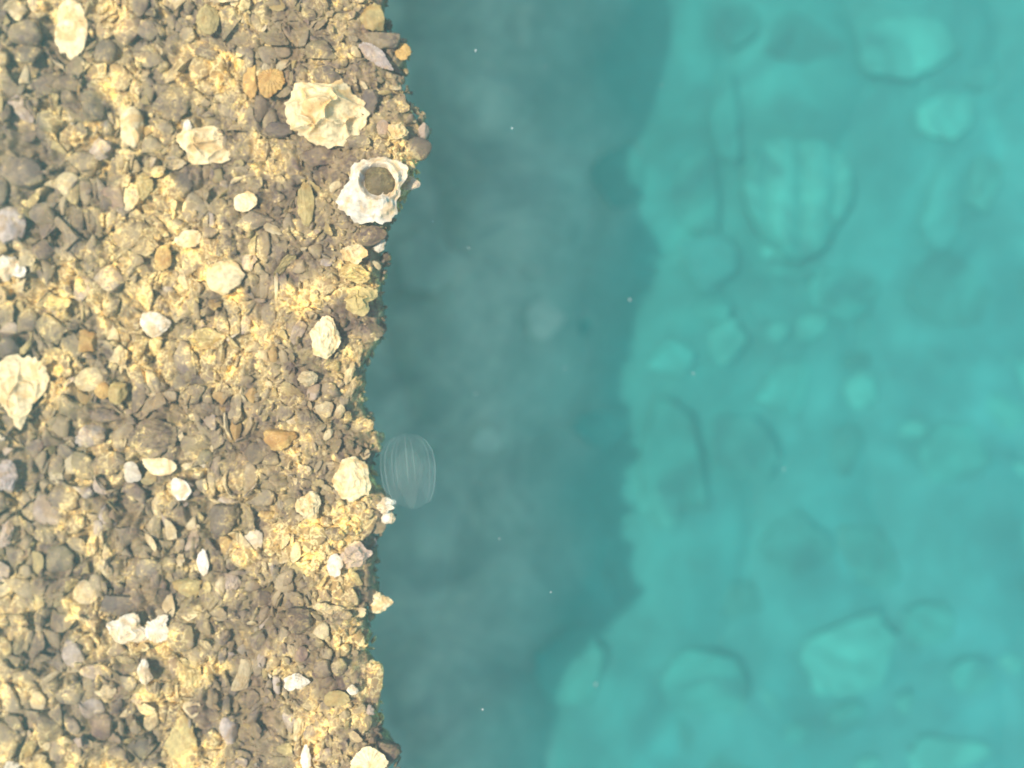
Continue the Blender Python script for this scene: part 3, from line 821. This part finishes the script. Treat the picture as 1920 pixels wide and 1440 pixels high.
def build_seabed():
    g = np.concatenate([-np.geomspace(12, 1.9, 18), np.linspace(-1.85, 1.85, 260), np.geomspace(1.9, 12, 18)])
    X, Y = np.meshgrid(g, g, indexing='ij')
    Z = ZB + .04 * fbm(X * 2, Y * 2, 4, 21)
    f1, f2, cid = worley(X * 3.2 + .3 * fbm(X * 3, Y * 3, 2, 31), Y * 2.6 + .3 * fbm(X * 3, Y * 3, 2, 33), 6)
    Z += .035 * np.clip((f2 - f1) * 1.6, 0, 1) ** .7 * (.4 + cid) - .02
    n = len(g)
    i = np.arange(n * n).reshape(n, n)
    Fc = np.stack([i[:-1, :-1], i[1:, :-1], i[1:, 1:], i[:-1, 1:]], -1).reshape(-1, 4)
    q = np.clip((X - veil_edge(Y) + .10 * fbm(X * 4, Y * 4, 3, 51)) / .24 + .5, 0, 1)[..., None]
    colb = (1 - q) * np.array((.84, .64, .50)) + q * np.array((.018, .185, .160)) * (1 + .35 * fbm(X * 5, Y * 5, 3, 55))[..., None]  # bed colour near the ledge carries the shadow band's milky veil
    lr = np.clip((X - .2 - .6 * Y) / 1.2, 0, 1)[..., None] * q
    colb = colb * ((1 - lr) + lr * np.array((1.0, .96, 1.10)))
    o = link("seabed", mesh_np("seabed", np.stack([X, Y, Z], -1).reshape(-1, 3), Fc, M_BED, True, colb.reshape(-1, 3)))
    tag(o, kind="structure")


build_seabed()
BO = [  # box in the photo, material, turn, label
 ((1386, 268, 1596, 492), 2, 0, "biggest U-shaped pale slab on the sunlit seabed", "the U-shaped slab"),
 ((1332, 128, 1388, 304), 0, 8, "narrow upright boulder above the U-shaped slab's inland corner", "the narrow upright boulder"),
 ((1260, 278, 1348, 442), 0, -12, "pale slab at the border of the ledge's shadow beside the U-shaped slab", "the shadow-border slab"),
 ((1268, 434, 1384, 548), 1, 0, "rounded boulder below the shadow-border slab", "the rounded boulder"),
 ((1426, 458, 1452, 484), 2, 0, "first bright pebble in the row under the U-shaped slab", "the first row pebble"),
 ((1450, 464, 1476, 490), 2, 20, "second bright pebble in the row under the U-shaped slab", "the second row pebble"),
 ((1476, 466, 1504, 492), 2, 40, "third bright pebble in the row under the U-shaped slab", "the third row pebble"),
 ((1418, 498, 1524, 528), 0, -6, "long curved slab under the row of bright pebbles", "the long curved slab"),
 ((1430, 606, 1478, 642), 2, 5, "bright square stone below the long curved slab", "the bright square stone"),
 ((1494, 588, 1556, 638), 2, -20, "brightest stone of the seabed, beside the bright square stone", "the brightest seabed stone"),
 ((1516, 504, 1652, 602), 0, 30, "broad boulder above the brightest seabed stone", "the broad boulder"),
 ((1700, 470, 1862, 612), 1, 10, "large dim boulder far out from the ledge", "the large dim boulder"),
 ((1714, 168, 1832, 264), 2, -20, "round pale boulder above the large dim boulder", "the round pale boulder"),
 ((1728, 300, 1802, 472), 1, 5, "tall dark-sided boulder under the round pale boulder", "the tall boulder"),
 ((1808, 288, 1884, 404), 2, 20, "slanting pale boulder outward of the tall boulder", "the slanting boulder"),
 ((1326, 598, 1402, 684), 2, 30, "wedge boulder with a dark crevice below it", "the wedge boulder"),
 ((1298, 556, 1372, 602), 0, 0, "small flat boulder above the wedge boulder", "the small flat boulder"),
 ((1212, 640, 1302, 704), 0, 25, "slanting boulder half in the ledge's shadow", "the half-shaded boulder"),
 ((1336, 8, 1432, 92), 0, 30, "slanting boulder near the top border at the shadow's rim", "the top slanting boulder"),
 ((1600, 28, 1804, 152), 2, 0, "big pale boulder at the top border", "the big top boulder"),
 ((1430, 18, 1590, 122), 1, 0, "dull boulder inland of the big top boulder", "the dull top boulder"),
 ((1194, 742, 1332, 962), 0, 5, "long pale slab lying along the rim of the shadow", "the long pale slab"),
 ((1198, 920, 1292, 994), 2, 0, "bright patchy stone at the lower end of the long pale slab", "the bright patchy stone"),
 ((1724, 796, 1862, 904), 0, 0, "domed boulder below the large dim boulder", "the domed boulder"),
 ((1500, 1150, 1684, 1304), 2, 10, "wide greenish boulder low in the sunlit water", "the wide greenish boulder"),
 ((1690, 1128, 1792, 1212), 0, 0, "pale stone outward of the wide greenish boulder", "the pale outward stone"),
 ((1678, 1298, 1712, 1342), 2, 0, "small bright oval stone below the wide greenish boulder", "the small bright oval"),
 ((1780, 1236, 1862, 1302), 0, 40, "bent boulder outward of the small bright oval", "the bent boulder"),
 ((1700, 1380, 1864, 1450), 2, 0, "pale boulder at the bottom border", "the bottom pale boulder"),
 ((1336, 776, 1464, 904), 1, 0, "dim boulder outward of the long pale slab", "the dim boulder"),
 ((1420, 956, 1562, 1084), 1, 20, "darkish boulder above the wide greenish boulder", "the darkish boulder"),
 ((1000, 1178, 1134, 1324), 2, 0, "pale boulder at the lower rim of the shadow", "the lower rim boulder"),
 ((1238, 1218, 1404, 1334), 0, 0, "flat boulder between the lower rim boulder and the wide greenish boulder", "the flat boulder"),
 ((985, 560, 1062, 640), 2, 30, "pale weedy stone deep in the ledge's shadow", "the weedy stone"),
 ((880, 800, 940, 850), 2, 0, "small pale round stone in the shadow beside the jellyfish", "the pale round stone"),
 ((740, 430, 870, 550), 0, 0, "big dim boulder in the shadow below the hollow white oyster", "the dim shadow boulder"),
 ((1110, 270, 1210, 390), 0, 0, "faint boulder in the shadow inland of the shadow-border slab", "the faint shaded boulder"),
]
BM, BMARK = [], []
for n, ((x0, y0, x1, y1), mi, turn, label, phrase) in enumerate(BO):
    cx, cyy, w2, h2 = (x0 + x1) / 2, (y0 + y1) / 2, (x1 - x0) / 2, (y1 - y0) / 2
    z = ZB + .02; s = (CAM_Z - z) / F
    big = max(w2, h2) * s
    V, T = stone(2000 + n, 14, (.42, .8), .10, 5, .4) if n else stone(2000, 3, (.8, .95), .05, 5, .12)
    if n == 0:                                  # the U-shaped slab: flat head, round foot, ribs down its face
        V = V.copy(); V[:, 1] = np.minimum(V[:, 1], .82) * 1.1
        V[:, 0] *= np.clip(.62 + .38 * (V[:, 1] + 1.1), .4, 1)
        V[:, 2] += .45 * np.abs(np.sin(V[:, 0] * 5.2)) ** .6 * (V[:, 2] > 0)
    a = R(turn)
    V[:, 0], V[:, 1] = V[:, 0] * math.cos(a) - V[:, 1] * math.sin(a), V[:, 0] * math.sin(a) + V[:, 1] * math.cos(a)
    lo, hi = V[:, :2].min(0), V[:, :2].max(0)
    V[:, :2] = (V[:, :2] - (lo + hi) / 2) / ((hi - lo) / 2)
    V = V * np.array([w2 * s, h2 * s, min(w2, h2) * s * (.36 if n == 0 else .11)])
    o = link("seabed_boulder", mesh_np("seabed_boulder", V, T, (M_SHADE if at(cx, cyy, z).x < veil_edge(at(cx, cyy, z).y) - .02 else M_BOULD)[mi]))
    o.location = at(cx, cyy, z)
    tag(o, label, "boulder", "boulders on the seabed")
    BM.append((cx, cyy, max(w2, h2))); BMARK.append((cx, cyy, w2, h2, phrase, '', ''))
LMARK_LEDGE = LMARK
LMARK = BMARK
DIRS = [("outward of", 0), ("above", 90), ("inland of", 180), ("below", 270)]
PB_B = [mesh_np("seabed_boulder", *stone(2500 + k, 13, (.42, .8), .10, 4, .4), M_BOULD[0]) for k in range(7)]
proto = None
made = tries = 0
r = random.Random(5)
while made < 70 and tries < 5000:
    tries += 1
    px, py = r.uniform(900, 1950), r.uniform(-20, 1460)
    rad = r.choice([r.uniform(14, 30), r.uniform(25, 60), r.uniform(40, 85)])
    if any((px - a) ** 2 + (py - b) ** 2 < (.8 * (c + rad)) ** 2 for a, b, c in BM): continue
    me = r.choice(PB_B)
    if proto is None: o = proto = link("seabed_boulder", me)
    else:
        o = proto.copy(); o.data = me; COL.objects.link(o)
    mi = r.choice([0, 0, 1, 1, 2, 3])
    o.material_slots[0].link = 'OBJECT'; o.material_slots[0].material = (M_SHADE if at(px, py, ZB).x < veil_edge(at(px, py, ZB).y) - .02 else M_BOULD)[mi]
    s = (CAM_Z - ZB) / F
    o.location = at(px, py, ZB - .01)
    o.scale = (rad * s, rad * s * r.uniform(.6, 1), rad * s * r.uniform(.10, .22)); o.rotation_euler = (0, 0, r.uniform(0, 6.28))
    d_ = f"{'small' if rad < 30 else 'mid-sized' if rad < 55 else 'large'} {('grey', 'dull', 'pale', 'dark')[mi]} boulder"
    tag(o, where_label(d_, px, py), "boulder", "boulders on the seabed")
    BM.append((px, py, rad)); made += 1

# ------------------------------------------------------------------ drifting specks
LMARK = LMARK_LEDGE
sm = crust_mat("speck", (.5, .56, .54), scale=200, stain=(.6, .6, .55))
SPK = [((892, 95), "tiny pale speck drifting in the dark water near the top border", 3.2), ((811, 415), "tiny pale speck drifting just outward of the hollow white oyster", 2.6),
       ((879, 465), "faint speck drifting outward of the cupped crescent shell", 1.8), ((1181, 562), "pale speck drifting at the shadow's rim beside the small flat boulder", 3.0),
       ((893, 738), "pale dash-like speck drifting above the jellyfish", 2.0), ((1117, 1283), "pale speck drifting over the lower rim boulder", 3.2),
       ((1033, 1110), "faint speck drifting in the shadow below the jellyfish", 2.0), ((725, 575), "tiny speck drifting close to the wide yellow shell", 1.8),
       ((824, 364), "faint speck drifting below the dark jutting mussel", 1.8), ((1023, 125), "faint speck drifting in the dark water, far out near the top", 1.8),
       ((1060, 690), "tiny speck drifting in the shadow under the weedy stone", 1.6),
       ((848, 690), "faint grey flake drifting straight above the jellyfish", 2.4), ((960, 240), "dim blurred flake drifting outward of the tan wedge flap", 2.6),
       ((936, 1010), "dim flake drifting below and outward of the jellyfish", 2.2), ((790, 1180), "tiny speck drifting outward of the jutting pointed shell", 1.7),
       ((1300, 700), "pale speck drifting over the wedge boulder", 2.2), ((1470, 880), "pale speck drifting over the dim boulder", 2.0),
       ((1240, 160), "faint speck drifting inland of the narrow upright boulder", 1.9), ((905, 1330), "dim speck drifting in the shadow near the bottom border", 2.4)]
for k, ((px, py), lab, rad) in enumerate(SPK):
    V, T = stone(3000 + k, 6, (.4, .8), .1, 2, .3)
    z = -.04 - .045 * (k % 6); s = (CAM_Z - z) / F
    o = link("floating_speck", mesh_np("floating_speck", V * np.array([rad * s * .7, rad * s, rad * s * .6]), T, sm))
    o.location = at(px, py, z); o.rotation_euler = (0, 0, k * 1.1)
    tag(o, lab, "speck", "specks drifting in the water")


# ------------------------------------------------------------------ comb jelly
def jelly_mat(name, alpha, colr=(.75, .85, .82)):
    m = bpy.data.materials.new(name)
    t, N, L = nodes(m)
    out = N.new("ShaderNodeOutputMaterial"); mx = N.new("ShaderNodeMixShader")
    tr = N.new("ShaderNodeBsdfTransparent"); df = N.new("ShaderNodeBsdfTranslucent"); dd = N.new("ShaderNodeBsdfDiffuse")
    m2 = N.new("ShaderNodeMixShader")
    df.inputs[0].default_value = (*colr, 1); dd.inputs[0].default_value = (*colr, 1)
    L.new(df.outputs[0], m2.inputs[1]); L.new(dd.outputs[0], m2.inputs[2])
    ns = N.new("ShaderNodeTexNoise"); ns.inputs["Scale"].default_value = 60; ns.inputs["Detail"].default_value = 3
    mr = N.new("ShaderNodeMapRange"); mr.inputs[1].default_value = .3; mr.inputs[2].default_value = .7
    mr.inputs[3].default_value = alpha * .6; mr.inputs[4].default_value = alpha * 1.4
    L.new(ns.outputs[0], mr.inputs[0]); L.new(mr.outputs[0], mx.inputs[0])
    L.new(tr.outputs[0], mx.inputs[1]); L.new(m2.outputs[0], mx.inputs[2]); L.new(mx.outputs[0], out.inputs[0])
    return m


JZ = .028
js = (CAM_Z - JZ) / F
root = bpy.data.objects.new("comb_jelly", None); COL.objects.link(root)
root.location = at(766, 883, JZ); root.rotation_euler = (0, 0, R(5))
tag(root, "transparent oval comb jelly drifting beside the frilled yellow oyster", "jellyfish")
# outline in photo pixels about the centre (x right, y up), closed
JO = [(0, 71), (22, 66), (38, 54), (48, 36), (51, 10), (49, -15), (45, -38), (36, -58), (22, -68), (10, -72), (0, -73), (-10, -68), (-24, -62), (-38, -52), (-47, -34), (-52, -8), (-50, 14), (-43, 40), (-30, 58), (-14, 68)]


def closed(outline, zr, sub=4):
    P = np.array(outline, float); a = np.arctan2(P[:, 1], P[:, 0]) % (2 * math.pi); rad = np.hypot(P[:, 0], P[:, 1])
    o = np.argsort(a); a = a[o]; rad = rad[o]
    a = np.concatenate([a - 2 * math.pi, a, a + 2 * math.pi]); rad = np.tile(rad, 3)
    V, T = ico(sub); V = V.copy()
    th = np.arctan2(V[:, 1], V[:, 0]) % (2 * math.pi); q = np.hypot(V[:, 0], V[:, 1])
    rr = np.interp(th, a, rad)
    return np.stack([np.cos(th) * rr * q, np.sin(th) * rr * q, V[:, 2] * zr], -1) * js, T


V, T = closed(JO, 34)
link("bell", mesh_np("bell", V, T, jelly_mat("jelly_skin", .035)), root)
GUT = [(0, 42), (14, 36), (25, 14), (24, -10), (14, -34), (8, -58), (4, -70), (0, -72), (-6, -66), (-14, -44), (-22, -18), (-24, 8), (-16, 32)]
V, T = closed(GUT, 15)
link("gut", mesh_np("gut", V, T, jelly_mat("jelly_gut", .035, (.72, .76, .66))), root)


def tube(pts, rad, nb=8):
    P = np.array(pts, float); n = len(P)
    tn = np.gradient(P, axis=0); tn /= np.linalg.norm(tn, axis=1)[:, None] + 1e-12
    up = np.array([0, 0, 1.0]); s1 = np.cross(tn, up); s1 /= np.linalg.norm(s1, axis=1)[:, None] + 1e-9
    s2 = np.cross(s1, tn)
    b = np.linspace(0, 2 * math.pi, nb, endpoint=False)
    fall = np.sin(np.linspace(0.12, math.pi - .12, n)) ** .5 * rad
    V = (P[:, None] + fall[:, None, None] * (np.cos(b)[None, :, None] * s1[:, None] + np.sin(b)[None, :, None] * s2[:, None])).reshape(-1, 3)
    i = np.arange(n * nb).reshape(n, nb); j = np.roll(i, -1, 1)
    return V, np.stack([i[:-1], j[:-1], j[1:], i[1:]], -1).reshape(-1, 4)


cm = jelly_mat("jelly_comb", .055, (.85, .9, .85))
ys = np.linspace(66, -66, 40)
for k, fx in enumerate((-1.0, -.80, -.52, -.36, .04, .30, .83, 1.0)):
    half = np.interp(ys, [-72, -68, -58, -38, -15, 10, 36, 54, 66, 71], [3, 20, 36, 45, 49, 51, 48, 38, 22, 6])
    z = 33 * np.sqrt(np.clip(1 - (fx * .97) ** 2, 0, 1)) * np.sqrt(np.clip(1 - (ys / 74) ** 2, 0, 1))
    end = -66 if abs(fx) > .6 else -20 - 25 * abs(fx)
    sel = ys > end
    V, T = tube(np.stack([half * fx, ys, z], -1)[sel] * js, (1.5 if abs(fx) > .9 else (.8, 1.6, 1.1)[k % 3]) * js)
    link("comb_row", mesh_np("comb_row", V, T, cm), root)
for sgn in (-1, 1):
    L_ = [(0, 30), (10, 20), (15, -10), (10, -45), (2, -60), (-7, -40), (-11, -8), (-8, 18)]
    V, T = closed(L_, 12)
    o = link("oral_lobe", mesh_np("oral_lobe", V, T, jelly_mat("jelly_lobe", .022)), root)
    o.location = (sgn * 33 * js, -6 * js, 0)

# ------------------------------------------------------------------ water and haze (volumes only)
def box(name, x0, x1, y0, y1, z0, z1, mat):
    V = np.array([(x, y, z) for x in (x0, x1) for y in (y0, y1) for z in (z0, z1)])
    Fc = np.array([(0, 1, 3, 2), (4, 6, 7, 5), (0, 4, 5, 1), (2, 3, 7, 6), (0, 2, 6, 4), (1, 5, 7, 3)])
    return link(name, mesh_np(name, V, Fc, mat, False))


wm = bpy.data.materials.new("sea_water")
t, N, L = nodes(wm)
out = N.new("ShaderNodeOutputMaterial")
pv = N.new("ShaderNodeVolumeScatter"); pv.inputs["Color"].default_value = (.01, .435, .40, 1); pv.inputs["Density"].default_value = .80
pv.inputs["Anisotropy"].default_value = 0.0
ab = N.new("ShaderNodeVolumeAbsorption"); ab.inputs["Color"].default_value = (.0, .93, .88, 1); ab.inputs["Density"].default_value = .27
ad = N.new("ShaderNodeAddShader")
L.new(pv.outputs[0], ad.inputs[0]); L.new(ab.outputs[0], ad.inputs[1]); L.new(ad.outputs[0], out.inputs["Volume"])
tag(box("water", -13, 13, -13, 13, -2.2, 0.062, wm), kind="structure")

hm = bpy.data.materials.new("pale_haze")
t, N, L = nodes(hm)
out = N.new("ShaderNodeOutputMaterial")
hv = N.new("ShaderNodeVolumePrincipled"); hv.inputs["Color"].default_value = (.97, .90, .93, 1); hv.inputs["Density"].default_value = .06
hv.inputs["Anisotropy"].default_value = 0.0
L.new(hv.outputs[0], out.inputs["Volume"])
tag(box("haze", -14, 14, -14, 14, -3.2, 1.12, hm), kind="stuff")
